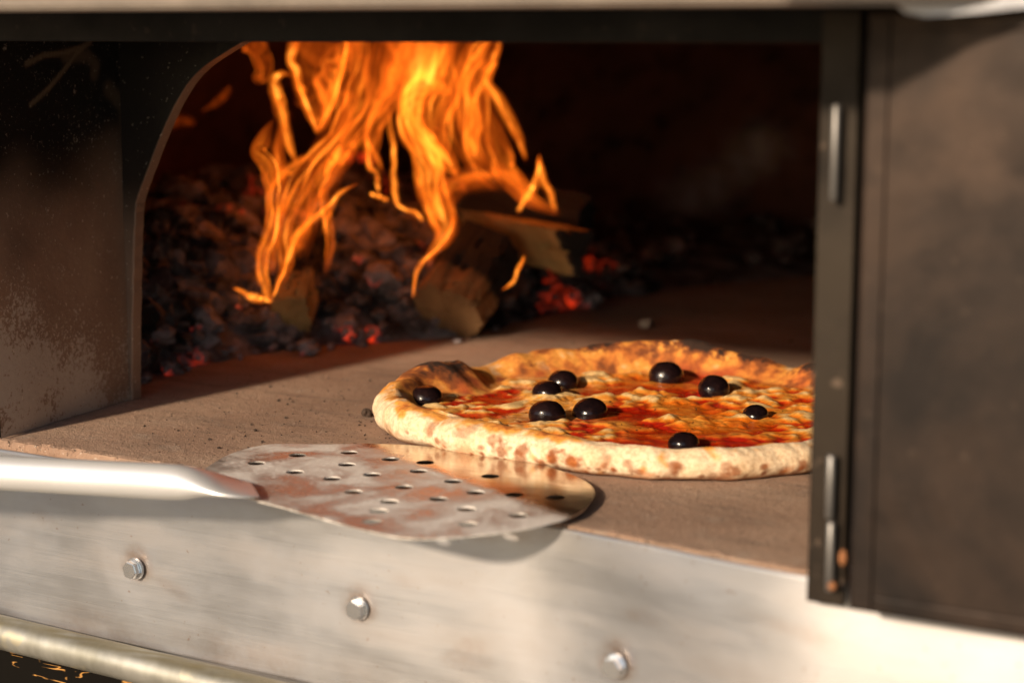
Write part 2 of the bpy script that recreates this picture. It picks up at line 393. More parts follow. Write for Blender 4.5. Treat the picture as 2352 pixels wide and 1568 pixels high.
# arch plate behind the throat
arch = [(-.7481, .0), (-.7450, .06), (-.7407, .1123), (-.7377, .1254), (-.7311, .1386), (-.7184, .1621), (-.7061, .1813), (-.6892, .1990), (-.6587, .2151), (-.62, .232), (-.56, .246), (-.50, .250)]
def catmull(pts, n):
    out = []; m = len(pts)
    for i in range(n):
        s = i / (n - 1) * (m - 1); k = min(int(s), m - 2); t = s - k
        p = [pts[max(0, min(m - 1, k + j))] for j in (-1, 0, 1, 2)]
        out.append([.5 * (2 * p[1][c] + (p[2][c] - p[0][c]) * t + (2 * p[0][c] - 5 * p[1][c] + 4 * p[2][c] - p[3][c]) * t * t + (3 * p[1][c] - p[0][c] - 3 * p[2][c] + p[3][c]) * t ** 3) for c in range(len(p[0]))])
    return out
dense = [tuple(p) for p in catmull(arch, 90)]
dense = dense + [(-.93 - x, z) for x, z in dense[::-1]]
nA = len(dense)
outer = []
for (x, z) in dense:
    outer.append((-1.08 if x < -.73 else (.08 if x > -.20 else x * 1.0), z if (x < -.73 or x > -.20) else .40))
vs, fs = [], []
for (x, z), (ox, oz) in zip(dense, outer):
    j = .0006 * mn.noise(Vector((x * 300, z * 300, 0)))
    vs += [(ox, .832, oz), (x + j - .0006, .832, z + j), (x + j, .8328, z + j), (x + j, .840, z + j), (ox, .840, oz)]
for i in range(nA - 1):
    for k in range(4): fs.append((i * 5 + k, (i + 1) * 5 + k, (i + 1) * 5 + k + 1, i * 5 + k + 1))
o = pyd('arch_plate', vs, fs, MJ)
attr_col(o.data, 'ash', [((.15 if i % 5 in (2, 3) else .02), (.25 if i % 5 in (2, 3) else .97) * smooth(.08, .14, v[2]) if v[0] < -.5 else .97, 0) for i, v in enumerate(vs)]); part(o)  # shade painted on the front face and right half, lit edge kept lighter
# right jamb, throat roof, lintel, front walls
part(from_bm('right_jamb_plate', box_bm(-.252, -.236, .713, .832, .0005, .30), MLINT))
part(from_bm('throat_roof', box_bm(-.98, -.02, .7255, .8315, .300, .315), MLINT))
part(from_bm('lintel', box_bm(-1.25, .25, .702, .7245, .2166, .46, .0012), MLINT))
part(from_bm('front_wall', box_bm(-1.25, -.7405, .7135, .730, .0005, .216), MLINT))
part(from_bm('front_wall', box_bm(-.236, .25, .7135, .730, .0005, .216), MLINT))
# dome of the chamber
def df(u, v):
    th = 2 * math.pi * u; ph = R(90) * v
    x = -.5 + .585 * math.cos(th) * math.cos(ph); y = 1.20 + .70 * math.sin(th) * math.cos(ph)
    z = .38 * math.sin(ph) ** .8
    k = 1 + .02 * mn.noise(Vector((x * 7, y * 7, z * 7)))
    return (-.5 + (x + .5) * k, max(.846, 1.20 + (y - 1.20) * k), z * k - .001)
vs, fs = grid(160, 50, df)
fs = [f for f in fs if max(vs[k][1] for k in f) > .8465 and not (min(vs[k][1] for k in f) < .8465 and abs(vs[f[0]][0] + .5) < .28 and vs[f[0]][2] < .27)]       # open towards the arch
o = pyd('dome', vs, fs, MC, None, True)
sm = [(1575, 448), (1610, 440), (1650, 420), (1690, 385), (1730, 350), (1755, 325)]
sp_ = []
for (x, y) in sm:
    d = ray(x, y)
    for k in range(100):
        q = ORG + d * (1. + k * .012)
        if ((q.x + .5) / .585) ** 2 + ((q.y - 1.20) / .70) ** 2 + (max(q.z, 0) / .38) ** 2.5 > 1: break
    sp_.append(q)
attr_col(o.data, 'ash', [(lambda a: (a, a, a))(max([0] + [.9 * (1 - smooth(.0, .035, (Vector(v) - q).length)) for q in sp_])) for v in vs]); part(o)  # mask of the painted smoke haze, stored as the ash attribute

# hood over the mouth: its right end is cut off at a slant
hp = [(-1.25, .585), (-.232, .585), (-.160, .672), (-.160, .7018), (-1.25, .7018)]
b1 = bmesh.new(); bv = [b1.verts.new((x, y, .2305)) for x, y in hp]; f = b1.faces.new(bv)
ex = bmesh.ops.extrude_face_region(b1, geom=[f]); bmesh.ops.translate(b1, verts=[v for v in ex['geom'] if isinstance(v, bmesh.types.BMVert)], vec=(0, 0, .03))
bmesh.ops.bevel(b1, geom=b1.edges[:], offset=.0015, segments=2, affect='EDGES')
hood = part(from_bm('hood', b1, MHOOD))
# pale flap hanging at the hood's right end
fl = [(2045, -30), (2062, 8), (2085, 30), (2130, 38), (2240, 30), (2352, 18), (2480, 6), (2480, -60), (2045, -60)]
b1 = bmesh.new(); bv = [b1.verts.new(on_d(x, y, .652)) for x, y in fl]; f = b1.faces.new(bv)
ex = bmesh.ops.extrude_face_region(b1, geom=[f]); bmesh.ops.translate(b1, verts=[v for v in ex['geom'] if isinstance(v, bmesh.types.BMVert)], vec=DEP * .004)
fo = from_bm('hood_end_flap', b1, MWHITE); fo.parent = hood

# hinge strip, door and hinges
part(from_bm('hinge_strip', box_bm(-.2563, -.2405, .6845, .6905, -.0086, .2295, .001), MSTRIP))
b1 = box_bm(-.2322, .06, .667, .682, -.0036, .2292, .0025, 3)
door = part(from_bm('door', b1, MDOOR))
b1 = bmesh.new()
for (x0, x1, z0, z1) in ((-.2305, -.2225, -.002, .2275), (-.2222, .055, -.002, .004), (-.2222, .055, .2215, .2275)):
    t_ = box_bm(x0, x1, .6655, .668, z0, z1, .0008); me = bpy.data.meshes.new('x'); t_.to_mesh(me); t_.free(); b1.from_mesh(me); bpy.data.meshes.remove(me)
e = from_bm('door_edge_fold', b1, MDOOR); e.parent = door
for (py0, py1) in ((240, 462), (1045, 1192), (1198, 1358)):
    a = on_y(1928 if py0 < 500 else 1916, py0, .679); c = on_y(1928 if py0 < 500 else 1916, py1, .679)
    zs = [a.z, a.z - .0006, (a.z + c.z) / 2, c.z + .0006, c.z]
    v_, f_ = tube([Vector((a.x - .0012, .679, z)) + Vector((1e-7 * i, 0, 0)) for i, z in enumerate(zs)], [.0012, .0017, .0017, .0017, .0012], 16)
    hb = pyd('hinge_barrel', v_, f_, MHINGE, door, True)
q = on_y(1912, 1345, .678)
b1 = bmesh.new(); bmesh.ops.create_icosphere(b1, subdivisions=2, radius=.0019); bmesh.ops.translate(b1, verts=b1.verts, vec=q); r1 = from_bm('rusty_rivet', b1, MRUST, door, True)
q = on_y(1936, 1280, .670)
b1 = bmesh.new(); bmesh.ops.create_icosphere(b1, subdivisions=2, radius=.0023); bmesh.ops.scale(b1, verts=b1.verts, vec=(.7, .7, 1.5)); bmesh.ops.translate(b1, verts=b1.verts, vec=q); r1 = from_bm('rusty_rivet', b1, MRUST, door, True)

# pipe rail and black board below the panel
path = [Vector((-1.2 + 1.5 * i / 120, .6985, -.0955 - .0175 * (-1.2 + 1.5 * i / 120 + .741) - .0093)) for i in range(121)]
v_, f_ = tube(path, [.0093] * 121, 28)
pipe = pyd('pipe_rail', v_, f_, MG, None, True)
ru = []
for i in range(121):
    for k in range(28):
        qn = math.sin(2 * math.pi * k / 28)
        ru.append(max(0., smooth(.55, .95, abs(v_[i * 28 + k].z - path[i].z) / .0093 if v_[i * 28 + k].z > path[i].z else 0) * (.6 + .8 * mn.noise(Vector((path[i].x * 60, k, 0))))))
attr_f(pipe.data, 'rust', ru)
tag(pipe, 'galvanised round pipe rail running under the steel front panel', 'pipe')
bd = from_bm('black_board', box_bm(-1.25, .3, .7005, .72, -.36, -.1085, .003), MBB)
tag(bd, 'black painted board with cracked ochre scratches below the pipe rail', 'board')

# ------------------------------------------------------------------ fuel: heap, coals, logs
BND = [(-.80, .80), (-.790, .86), (-.786, .93), (-.778, 1.03), (-.735, 1.08), (-.70, 1.13), (-.69, 1.22), (-.695, 1.36), (-.64, 1.47), (-.56, 1.60), (-.40, 1.68), (-.1, 1.70)]
def bdist(x, y):                            # signed distance behind the heap's edge
    best, sg = 9, 1
    for (a, b_) in zip(BND, BND[1:]):
        dx, dy = b_[0] - a[0], b_[1] - a[1]; L2 = dx * dx + dy * dy
        t = max(0, min(1, ((x - a[0]) * dx + (y - a[1]) * dy) / L2)); px, py = a[0] + dx * t, a[1] + dy * t
        d = math.hypot(x - px, y - py)
        if d < best: best = d; sg = 1 if dx * (y - a[1]) - dy * (x - a[0]) > 0 else -1
    return best * sg
def hz(x, y):
    d = bdist(x, y)
    if d < 0: return 0.
    return lerp(.095, .035, smooth(-.72, -.5, x)) * lerp(1., .3, smooth(1.34, 1.5, y)) * (1 - math.exp(-d / .075)) * (1 + .25 * mn.noise(Vector((x * 14, y * 14, 0))))
def chunk(rng, r, flat=1.):
    b1 = bmesh.new(); bmesh.ops.create_icosphere(b1, subdivisions=2, radius=1)
    s = Vector((rng.uniform(.7, 1.3), rng.uniform(.6, 1.1), rng.uniform(.55, .9) * flat)); off = Vector((rng.random() * 50, rng.random() * 50, 0))
    for v in b1.verts:
        p = v.co.copy(); k = 1 + .5 * mn.noise(p * 1.2 + off) + .3 * mn.noise(p * 3 + off)
        q = p * k; q = Vector([round(c * 1.9) / 1.9 * .6 + c * .4 for c in q])
        v.co = Vector((q.x * s.x, q.y * s.y, q.z * s.z)) * r
    return b1
def shard(rng, r):
    b1 = bmesh.new(); s = Vector((rng.uniform(.8, 1.5), rng.uniform(.6, 1.), rng.uniform(.45, .8)))
    for i in range(16):
        d = Vector((rng.gauss(0, 1), rng.gauss(0, 1), rng.gauss(0, 1))).normalized() * rng.uniform(.8, 1.15)
        b1.verts.new(Vector((d.x * s.x, d.y * s.y, d.z * s.z)) * r)
    h = bmesh.ops.convex_hull(b1, input=b1.verts[:]); bmesh.ops.delete(b1, geom=[v for v in b1.verts if not v.link_faces], context='VERTS')
    return b1
rng = random.Random(3)
protos = []
for i in range(10):
    b1 = shard(rng, 1.) if i < 7 else chunk(rng, 1.); me = bpy.data.meshes.new('coal'); bmesh.ops.recalc_face_normals(b1, faces=b1.faces); b1.to_mesh(me); b1.free(); protos.append(([v.co.copy() for v in me.vertices], [tuple(p.vertices) for p in me.polygons])); bpy.data.meshes.remove(me)
vs, fs = grid(90, 110, lambda u, v: (lambda x, y: (x, y, hz(x, y) - .006))(lerp(-1.06, -.05, u), lerp(.85, 1.89, v)))
vs = list(vs); fs = [f for f in fs if max(bdist(vs[k][0], vs[k][1]) for k in f) > -.01]
cnt = 0
while cnt < 2200:
    x, y = rng.uniform(-1.0, -.1), rng.uniform(.86, 1.82); d = bdist(x, y)
    if d < .002 or ((x + .5) / .56) ** 2 + ((y - 1.20) / .68) ** 2 > 1: continue
    if d > .12 and rng.random() < .5: continue
    if y > 1.42 and rng.random() < .95: continue
    P, Fc = rng.choice(protos); r = rng.choice((.003, .004, .006, .008, .012, .016)) * rng.uniform(.8, 1.2) * (1 if d > .03 else .6)
    M = Matrix.Rotation(rng.uniform(0, 6.3), 4, 'Z') @ Matrix.Rotation(rng.uniform(-.6, .6), 4, 'X')
    c = Vector((x, y, hz(x, y) + r * .25)); k0 = len(vs)
    vs += [tuple(c + (M @ p) * r) for p in P]; fs += [tuple(k0 + i for i in f) for f in Fc]; cnt += 1
heap = pyd('ember_heap', vs, fs, MHEAP)
tag(heap, 'heap of ash and smouldering ember fragments around the fire', 'embers', kind='stuff')

def on_heap(px, py, lift=0.):
    D = .9
    while D < 1.85:
        p = on_d(px, py, D)
        if p.z < hz(p.x, p.y) + lift: break
        D += .004
    return p, D
def coal(px, py, r, mat, label, z=None, flat=1., cat='coal', name='coal', group=None):
    c = on_z(px, py, r * .5) if z is None else on_heap(px, py, r * .3)[0]; b1 = chunk(rng, r, flat)
    if z is not None: z = c.z
    bmesh.ops.rotate(b1, verts=b1.verts, matrix=Matrix.Rotation(rng.uniform(0, 6.3), 3, 'Z'))
    zmin = min(v.co.z for v in b1.verts)
    o = from_bm(name, b1, mat); o.location = (c.x, c.y, -zmin - r * .12 if z is None else z)
    return tag(o, label, cat, group)
coal(705, 800, .0085, MASH, 'white ash-coated coal on the hearth just right of the short upright log')
coal(795, 742, .010, MASH, 'pale ash lump in the embers between the two front logs', .006)
coal(860, 772, .008, MEMB, 'glowing coal with ash rim at the foot of the split log')
coal(800, 765, .0095, MEMB, 'rounded ember lying between the short log and the split log', .006)
coal(395, 842, .010, MCOAL, 'squarish black coal at the left corner of the ember heap')
coal(312, 800, .008, MASH, 'white ash lump against the left edge of the mouth', .02)
coal(370, 770, .010, MASH, 'grey ash lump in the heap beside the left edge of the mouth', .025)
coal(1355, 692, .012, MASH, 'grey ash-covered coal at the right end of the heap')
coal(1318, 690, .010, MEMB, 'red glowing coal beside the grey coal at the right end')
coal(1240, 700, .012, MCOAL, 'dark coal lying to the right of the split log')
coal(880, 640, .016, MASH, 'big pink-grey ash clinker behind the split log', .03)
coal(880, 560, .016, MASH, 'pale ash clinker high in the middle of the heap', .06)
coal(830, 600, .014, MCOAL, 'charred lump beneath the arching flame in the heap centre', .045)
coal(965, 565, .009, MEMB, 'red rimmed glowing coal left of the split log top', .06)
coal(470, 740, .014, MASH, 'large ashy lump in the front of the heap left of the logs', .03)
coal(540, 705, .010, MEMB, 'red glowing ember left of the short upright log', .03)
coal(560, 780, .010, MCOAL, 'dark crust flake on the hearth left of the short upright log')
coal(1130, 700, .011, MCOAL, 'dark coal right against the side of the split log')
coal(1462, 650, .006, MEMB, 'tiny red ember alone on the far hearth')
tag(coal(1485, 740, .0075, MCRUMB, 'pale stone crumb alone on the open hearth behind the pizza', None, .6), None, 'crumb')
for k in range(14):
    x, y = rng.uniform(320, 1250), 0
    y = interp([(300, 880), (480, 842), (660, 806), (1000, 795), (1250, 742)], x) - rng.uniform(2, 12)
    coal(x, y, rng.uniform(.0025, .005), MASH if k % 2 else MCOAL, 'small bit of ash and coal at the edge of the ember heap', group='small bits along the heap edge')

def prism(name, P0, P1, prof, mat, charfn, parent=None, seg=40, twist=0., rough=.0013, upv=UP):
    """split log: the outline prof (metres) swept from P0 to P1"""
    ax = (P1 - P0).normalized(); a = ax.cross(upv).normalized(); b_ = a.cross(ax).normalized()
    pp = []
    for p, q in zip(prof, prof[1:] + prof[:1]):
        for t in range(14): pp.append((lerp(p[0], q[0], t / 14), lerp(p[1], q[1], t / 14)))
    n = len(pp); vs, fs, ch = [], [], []
    rows = [(0, .0), (0, .5), (0, .96)] + [(.008 + .984 * i / (seg - 1), 1.) for i in range(seg)] + [(1., .96), (1, .5), (1, 0.)]
    off = Vector((P0.x * 50, P0.y * 50, 0))
    for (t, s) in rows:
        c = P0.lerp(P1, t)
        for k, (x, y) in enumerate(pp):
            x2, y2 = x * s, y * s
            w_ = c + a * x2 + b_ * y2
            nz = 1.2 * mn.noise(Vector((k * .15, t * 4, 2)) + off) + .8 * mn.noise(Vector((k * .55, t * 1.5, 7)) + off) + .5 * mn.noise(Vector((k * .9, t * 30, 5)) + off)
            ck = mn.noise(Vector((k * .23 + .35 * mn.noise(Vector((t * 6, k * .05, 1)) + off), t * .9, 12)) + off)      # drying cracks along the grain
            nz -= 3.2 * (1 - smooth(.0, .07, abs(ck - .12))) * smooth(.02, .3, s)
            w_ = w_ + (a * x + b_ * y).normalized() * (nz * rough * 1.6) + ax * (mn.noise(Vector((x * 120, y * 120, t)) + off) * rough * (1 if s < 1 else .5))
            vs.append(w_); ch.append(charfn(t, w_))
    for i in range(len(rows) - 1):
        for k in range(n):
            k2 = (k + 1) % n; fs.append((i * n + k, i * n + k2, (i + 1) * n + k2, (i + 1) * n + k))
    o = pyd(name, vs, fs, mat, parent); attr_f(o.data, 'char', ch); return o
# split log in the middle, its sawn end facing the hearth
A = on_d(1028, 716, 1.322); B = on_d(1120, 566, 1.385)
o = prism('firewood_log', A, B, [(-.026, .012), (-.010, .026), (.022, .012), (.026, -.012), (.012, -.024), (-.024, -.014)], MWOODR, lambda t, p: .36 + .7 * smooth(.2, .7, t))
tag(o, 'thick split log with a cracked side leaning at the fire centre', 'log')
A = on_d(664, 738, 1.285); B = on_d(712, 560, 1.37)
o = prism('firewood_log', A, B, [(-.011, .020), (.013, .022), (.016, .0), (.010, -.022), (-.012, -.020)], MWOOD, lambda t, p: .30 + .8 * smooth(.2, .6, t))
tag(o, 'short narrow log with pale sawn end under the left flame', 'log')
A = on_d(1325, 578, 1.36); B = on_d(1085, 525, 1.46)
o = prism('firewood_log', A, B, [(-.020, .018), (.016, .014), (.004, -.020)], MWOOD, lambda t, p: .25 + 1.0 * (1 - smooth(.0, .06, t)) + .8 * smooth(.2, .236, p.z + .12))
tag(o, 'wedge shaped split log with yellow side lying right of the fire', 'log')
A = on_d(1345, 515, 1.42); B = on_d(990, 430, 1.47)
o = prism('firewood_log', A, B, [(-.018, .012), (.0, .022), (.02, .01), (.016, -.014), (-.014, -.016)], m_wood('burnt_log', (.05, .03, .02), (.08, .045, .03)), lambda t, p: 1.)
tag(o, 'blackened burning log behind the flames above the wedge log', 'log')
# broken charred log at left: each glowing block a part
def charred(name, pts, D, size, label):
    D = min(D, on_heap(*pts[len(pts) // 2], size * .9)[1]); c0 = on_d(*pts[0], D); root = empty(name, c0)
    for k, (p, q) in enumerate(zip(pts, pts[1:])):
        a, b_ = on_d(*p, D + .006 * k), on_d(*q, D + .006 * (k + 1)); d = (b_ - a).normalized()
        o = prism('char_block', a + d * .0012 - c0, b_ - d * .0012 - c0, [(-size, size * .8), (size * .9, size), (size, -size * .7), (-size * .8, -size)], MCHAR, lambda t, w_: 0, root, 6, 0, .002)
    return tag(root, label, 'log')
MCHAR = m_coal('grey_char_block', .35, .1)
charred('charred_log', [(468, 508), (510, 520), (552, 548), (604, 590)], 1.39, .010, 'charred log broken into blocks left of the flames')
charred('charred_log', [(345, 500), (385, 520), (420, 545), (470, 580)], 1.36, .011, 'grey charred log in blocks nearest the left edge of the mouth')
charred('charred_log', [(350, 560), (400, 585), (452, 610)], 1.33, .011, 'lower row of charred blocks in front of the grey charred log')

# ------------------------------------------------------------------ fire
fire = empty('fire', on_d(900, 700, 1.36)); tag(fire, 'tall orange and yellow flames rising from the burning logs', 'fire')
TONGUES = [
 (.42, .2, 1.33, [(770,1180,16),(800,1050,55),(830,930,75),(880,800,85),(930,680,90),(985,560,90),(1040,420,80),(1060,300,50)]),
 (.5, .2, 1.36, [(1440,900,20),(1490,800,60),(1570,720,60),(1690,690,70),(1800,700,60),(1890,780,40),(1990,850,16)]),
 (.6, .2, 1.37, [(1180,640,10),(1150,560,40),(1180,440,50),(1230,320,60),(1300,200,70),(1350,80,70),(1360,-30,60)]),
 (.5, .2, 1.33, [(680,1180,10),(690,1060,40),(720,940,48),(740,820,44),(730,700,50),(720,600,40),(740,480,30),(770,380,20)]),
 (1.5, .2, 1.36, [(1500,660,14),(1440,560,40),(1370,470,44),(1345,390,48),(1365,290,56),(1420,210,70),(1470,110,60),(1500,-30,50)]),
 (1.3, .2, 1.36, [(1560,690,6),(1540,640,26),(1470,560,40),(1420,500,34),(1390,440,12)]),
 (1.0, .2, 1.37, [(900,480,10),(930,420,40),(960,300,46),(1010,160,44),(1060,40,50),(1080,-30,50)]),
 (.9, .2, 1.38, [(1690,640,20),(1640,520,50),(1600,400,56),(1590,260,56),(1640,140,50),(1700,40,40),(1720,-30,30)]),  # (glow, edge, depth, points in the fire's close-up: x, y, half width)
 (1.6, .7, 1.275, [(690,1290,8),(665,1210,24),(638,1110,26),(665,1010,32),(695,900,30),(690,800,28),(690,720,40),(670,645,50),(625,575,36),(655,510,32),(692,425,5)]),
 (2.2, .4, 1.255, [(690,1275,12),(640,1268,18),(595,1255,20),(550,1230,13),(500,1208,4)]),
 (1.9, .3, 1.265, [(690,1270,7),(722,1190,11),(760,1100,12),(785,1015,14),(835,930,15),(900,880,17),(950,840,14),(1010,770,14),(1095,722,5)]),
 (1.0, .8, 1.30, [(735,1210,14),(760,1080,34),(745,950,40),(765,850,44),(815,740,52),(870,640,48),(960,540,44),(1015,470,44),(1070,370,55),(1110,250,66),(1135,80,80),(1140,-40,70)]),
 (1.1, .7, 1.31, [(945,1150,5),(960,1050,18),(968,960,22),(950,880,22),(935,780,22),(960,700,26),(1005,600,30),(1080,480,36),(1150,400,42),(1200,300,66),(1230,150,90),(1260,-40,90)]),
 (1.5, .6, 1.36, [(795,620,10),(765,520,26),(740,420,28),(718,320,32),(703,245,24),(738,205,16),(800,218,8)]),
 (1.6, .4, 1.35, [(905,490,7),(872,400,17),(832,300,19),(806,200,22),(778,150,18),(790,80,26),(800,-40,32)]),
 (.55, .9, 1.40, [(905,490,10),(915,400,60),(910,300,95),(900,200,115),(930,80,135),(940,-40,140)]),
 (1.4, .4, 1.36, [(912,475,7),(960,380,13),(1000,260,14),(1025,170,9),(1040,60,14),(1050,-40,10)]),
 (.8, .8, 1.41, [(975,530,22),(1030,400,40),(1060,260,58),(1090,120,60),(1100,-40,60)]),
 (1.7, .55, 1.34, [(1425,1120,5),(1445,1050,20),(1505,955,46),(1485,860,64),(1445,760,66),(1430,650,62),(1400,560,60),(1352,470,60),(1345,380,62),(1385,280,72),(1420,200,92),(1440,100,105),(1460,-40,105)]),
 (1.2, .6, 1.37, [(1570,685,10),(1510,610,50),(1455,530,66),(1440,420,74),(1480,320,84),(1530,200,88),(1560,80,70),(1570,-40,60)]),
 (.75, .8, 1.40, [(1770,745,24),(1690,650,66),(1640,540,88),(1620,420,98),(1610,300,98),(1640,180,86),(1680,80,74),(1705,-40,60)]),
 (1.2, .6, 1.38, [(1885,620,8),(1855,520,24),(1805,420,32),(1752,320,34),(1702,240,30),(1718,160,26),(1758,60,16),(1775,-20,8)]),
 (1.5, .4, 1.39, [(2030,870,8),(2012,800,16),(1972,720,20),(1950,650,18),(1945,590,4)]),
 (1.7, .4, 1.38, [(1848,862,7),(1880,790,18),(1930,720,24),(1946,640,15),(1950,585,4)]),
 (.9, .6, 1.40, [(2045,862,10),(1965,830,26),(1900,790,38),(1830,720,54),(1785,650,54),(1775,590,50),(1740,510,50),(1700,410,46),(1660,300,40)]),
 (2.0, .3, 1.36, [(1402,905,5),(1372,862,17),(1320,845,13),(1275,805,17),(1266,700,15),(1262,600,13),(1255,500,13),(1245,420,9),(1250,370,4)]),
 (1.9, .3, 1.36, [(1155,770,6),(1180,778,14),(1215,790,13),(1245,800,5)]),
 (1.5, .3, 1.37, [(1190,765,6),(1188,720,12),(1180,670,11),(1150,640,18),(1142,560,14),(1138,480,9)]),
 (1.1, .5, 1.39, [(1212,670,5),(1190,610,12),(1160,560,14),(1132,500,16),(1160,420,24),(1200,370,26),(1240,260,40),(1290,120,60),(1310,-40,60)]),
 (1.3, .3, 1.275, [(1352,1265,4),(1364,1160,12),(1400,1090,17),(1475,1025,13),(1535,935,14),(1552,870,10)]),
 (1.4, .3, 1.30, [(1770,1225,4),(1830,1180,9),(1846,1130,11),(1868,1090,11),(1880,1060,4)]),
 (.12, .8, 1.44, [(360,390,5),(440,340,22),(480,300,24),(500,262,8)]),
 (.08, .8, 1.44, [(190,470,8),(240,430,30),(300,430,28),(340,440,6)]),
 (.45, .6, 1.42, [(620,230,20),(650,200,40),(640,120,50),(600,60,60),(590,-40,70)]),
 (.5, .5, 1.43, [(1250,330,30),(1300,230,80),(1320,120,110),(1330,-40,120)]),
 (.9, .4, 1.38, [(1750,150,8),(1700,200,30),(1660,300,30),(1630,420,20),(1640,520,8)]),
 (.9, .4, 1.35, [(690,860,5),(680,760,14),(735,680,24),(790,640,26),(850,600,16),(900,600,6)]),
 (.8, .4, 1.35, [(1010,640,8),(1040,590,24),(1080,540,26),(1130,490,10)]),
 (1.3, .3, 1.36, [(940,690,6),(960,640,18),(990,590,22),(1010,540,8)]),
 (.7, .6, 1.39, [(1480,700,10),(1490,560,40),(1500,420,44),(1530,300,44),(1500,160,50),(1510,-40,60)]),
 (.9, .3, 1.34, [(1000,790,5),(960,860,14),(940,930,10),(935,965,4)]),
]
frng = random.Random(11)
def sheet(out, path, hws, glow, prof, ti, flat, fade0=.07, fade1=.8):
    """one closed, curled skin of burning gas round a path; prof(c) is its glow across the width"""
    vs, fs, gl, uvv = out; k0 = len(vs); n = len(path); m = 20; acc = 0.; ph = frng.uniform(0, 6)
    for i, p in enumerate(path):
        hw = hws[i]; t = i / (n - 1); tg = (path[min(i + 1, n - 1)] - path[max(i - 1, 0)]).normalized()
        a = tg.cross(DEP).normalized(); e2 = a.cross(tg).normalized()
        if i: acc += (p - path[i - 1]).length
        fade = smooth(0, fade0, t) * (1 - smooth(fade1, 1., t) * .9) * (1 + .45 * mn.noise(Vector((acc * 45, ti * 5.1 + ph, 0))))
        for k in range(m):
            q = 2 * math.pi * k / m; c, s_ = math.cos(q), math.sin(q)
            wob = 1 + .14 * mn.noise(Vector((c * 1.3 + ti * 9 + ph, s_ * .4, acc * 32)))
            curl = hw * .6 * math.sin(c * 2 + acc * 30 + ph)
            vs.append(p + a * (hw * c * wob) + e2 * (hw * flat * s_ + curl))
            gl.append(max(0., glow * .5 * fade * prof(c))); uvv.append((c * .5 + .5 + ti * 1.37 + ph, acc * 14))
    for i in range(n - 1):
        for k in range(m):
            k2 = (k + 1) % m; fs.append((k0 + i * m + k, k0 + i * m + k2, k0 + (i + 1) * m + k2, k0 + (i + 1) * m + k))
for ti, (glow, edge, D0, pts) in enumerate(TONGUES):
    n = max(30, 9 * len(pts)); cp = catmull(pts, n); ph = frng.uniform(0, 6); P3, H3 = [], []
    for i, (cx, cy, hw) in enumerate(cp):
        t = i / (n - 1); D = D0 + .018 * math.sin(ph + t * 7) + .012 * math.sin(ph * 2 + t * 15)
        cx += 9 * mn.noise(Vector((cy * .016, ti * 3.3, 0)))
        P3.append(on_d(287.1 + cx * .4883, 68.9 + cy * .4883, D)); H3.append(max(hw, 2) * .4883 * D / FPX)
    out = ([], [], [], [])
    wide = max(H3) > .0065
    # the veil: soft to both sides, brighter towards one
    lean = frng.choice((-1, 1)) * frng.uniform(.1, .5)
    sheet(out, P3, [h * 1.12 for h in H3], glow * ((.68 if edge >= .6 else .95) if wide else .8), lambda c: max(0., 1 - abs(c)) ** .9 * (1 + lean * c) if not wide else (1 - c * c) * (.55 + lean * .8 * c), ti, .4)
    # bright filaments winding through it
    for f in range(2 + int(max(H3) / .005) if wide else 1):
        ph2, kk, ofs = frng.uniform(0, 6.3), frng.uniform(2., 5.), frng.uniform(-.75, .75)
        i0 = 0 if f < 2 else frng.randrange(0, n // 3); i1 = n if f < 2 else frng.randrange(n * 2 // 3, n)
        q, hq = [], []
        for i in range(i0, i1):
            tg = (P3[min(i + 1, n - 1)] - P3[max(i - 1, 0)]).normalized(); a = tg.cross(DEP).normalized()
            side = (.86 if f == 0 else -.86) if (wide and f < 2 and edge > .5) else ofs + .3 * math.sin(ph2 + kk * i / n * 3)
            if not wide: side = .25 * math.sin(ph2 + kk * i / n * 3)
            q.append(P3[i] + a * (H3[i] * max(-.95, min(.95, side + .06 * math.sin(i * .22 + ph2)))) + DEP * (.4 * H3[i] * math.sin(ph2 + i * .2)))
            hq.append(((min(.0034, max(.0009, H3[i] * .22)) if edge >= .6 else min(.0060, max(.0012, H3[i] * .42))) if wide else H3[i] * .62) * (.75 + .5 * frng.random() * 0 + .35 * math.sin(ph2 * 3 + i * .27)))
        sheet(out, q, hq, (glow * .45 + .22) * frng.uniform(.45, 1.2) * ((1.3 if edge >= .6 else .85) if wide else 1.) * (1 if glow > .2 else .15), lambda c: max(0., 1 - c * c) ** 1.3, ti + .37 * f, .5, .12, .62)
    vs, fs, gl, uvv = out
    vs = [v - fire.location for v in vs]
    o = pyd('flame', vs, fs, MFL, fire, True); attr_f(o.data, 'glow', gl)
    ul = o.data.uv_layers.new(name='UVMap')
    ul.data.foreach_set('uv', [c for l in o.data.loops for c in uvv[l.vertex_index]])

# ------------------------------------------------------------------ pizza
PC = LAT * .072 + DEP * 1.022
pizza = empty('pizza', (PC.x, PC.y, .0006), YAW); tag(pizza, 'round pizza with black olives, melted cheese and blistered crust', 'pizza')
def ang(tab):
    tab = sorted(tab); return [(tab[-1][0] - 360, tab[-1][1])] + tab + [(tab[0][0] + 360, tab[0][1])]
T_R = ang([(0, .146), (35, .146), (55, .142), (75, .139), (100, .139), (120, .140), (131, .146), (140, .150), (150, .146), (165, .146), (180, .151), (197, .146), (213, .135), (230, .127), (245, .125), (258, .130), (272, .137), (290, .142), (310, .145), (335, .145)])
T_H = ang([(0, .020), (28, .024), (42, .017), (58, .024), (72, .029), (90, .027), (110, .024), (122, .022), (131, .0165), (139, .0170), (149, .0255), (157, .0275), (167, .0235), (185, .0205), (200, .0195), (215, .0185), (240, .0172), (270, .0155), (300, .0155), (330, .017)])
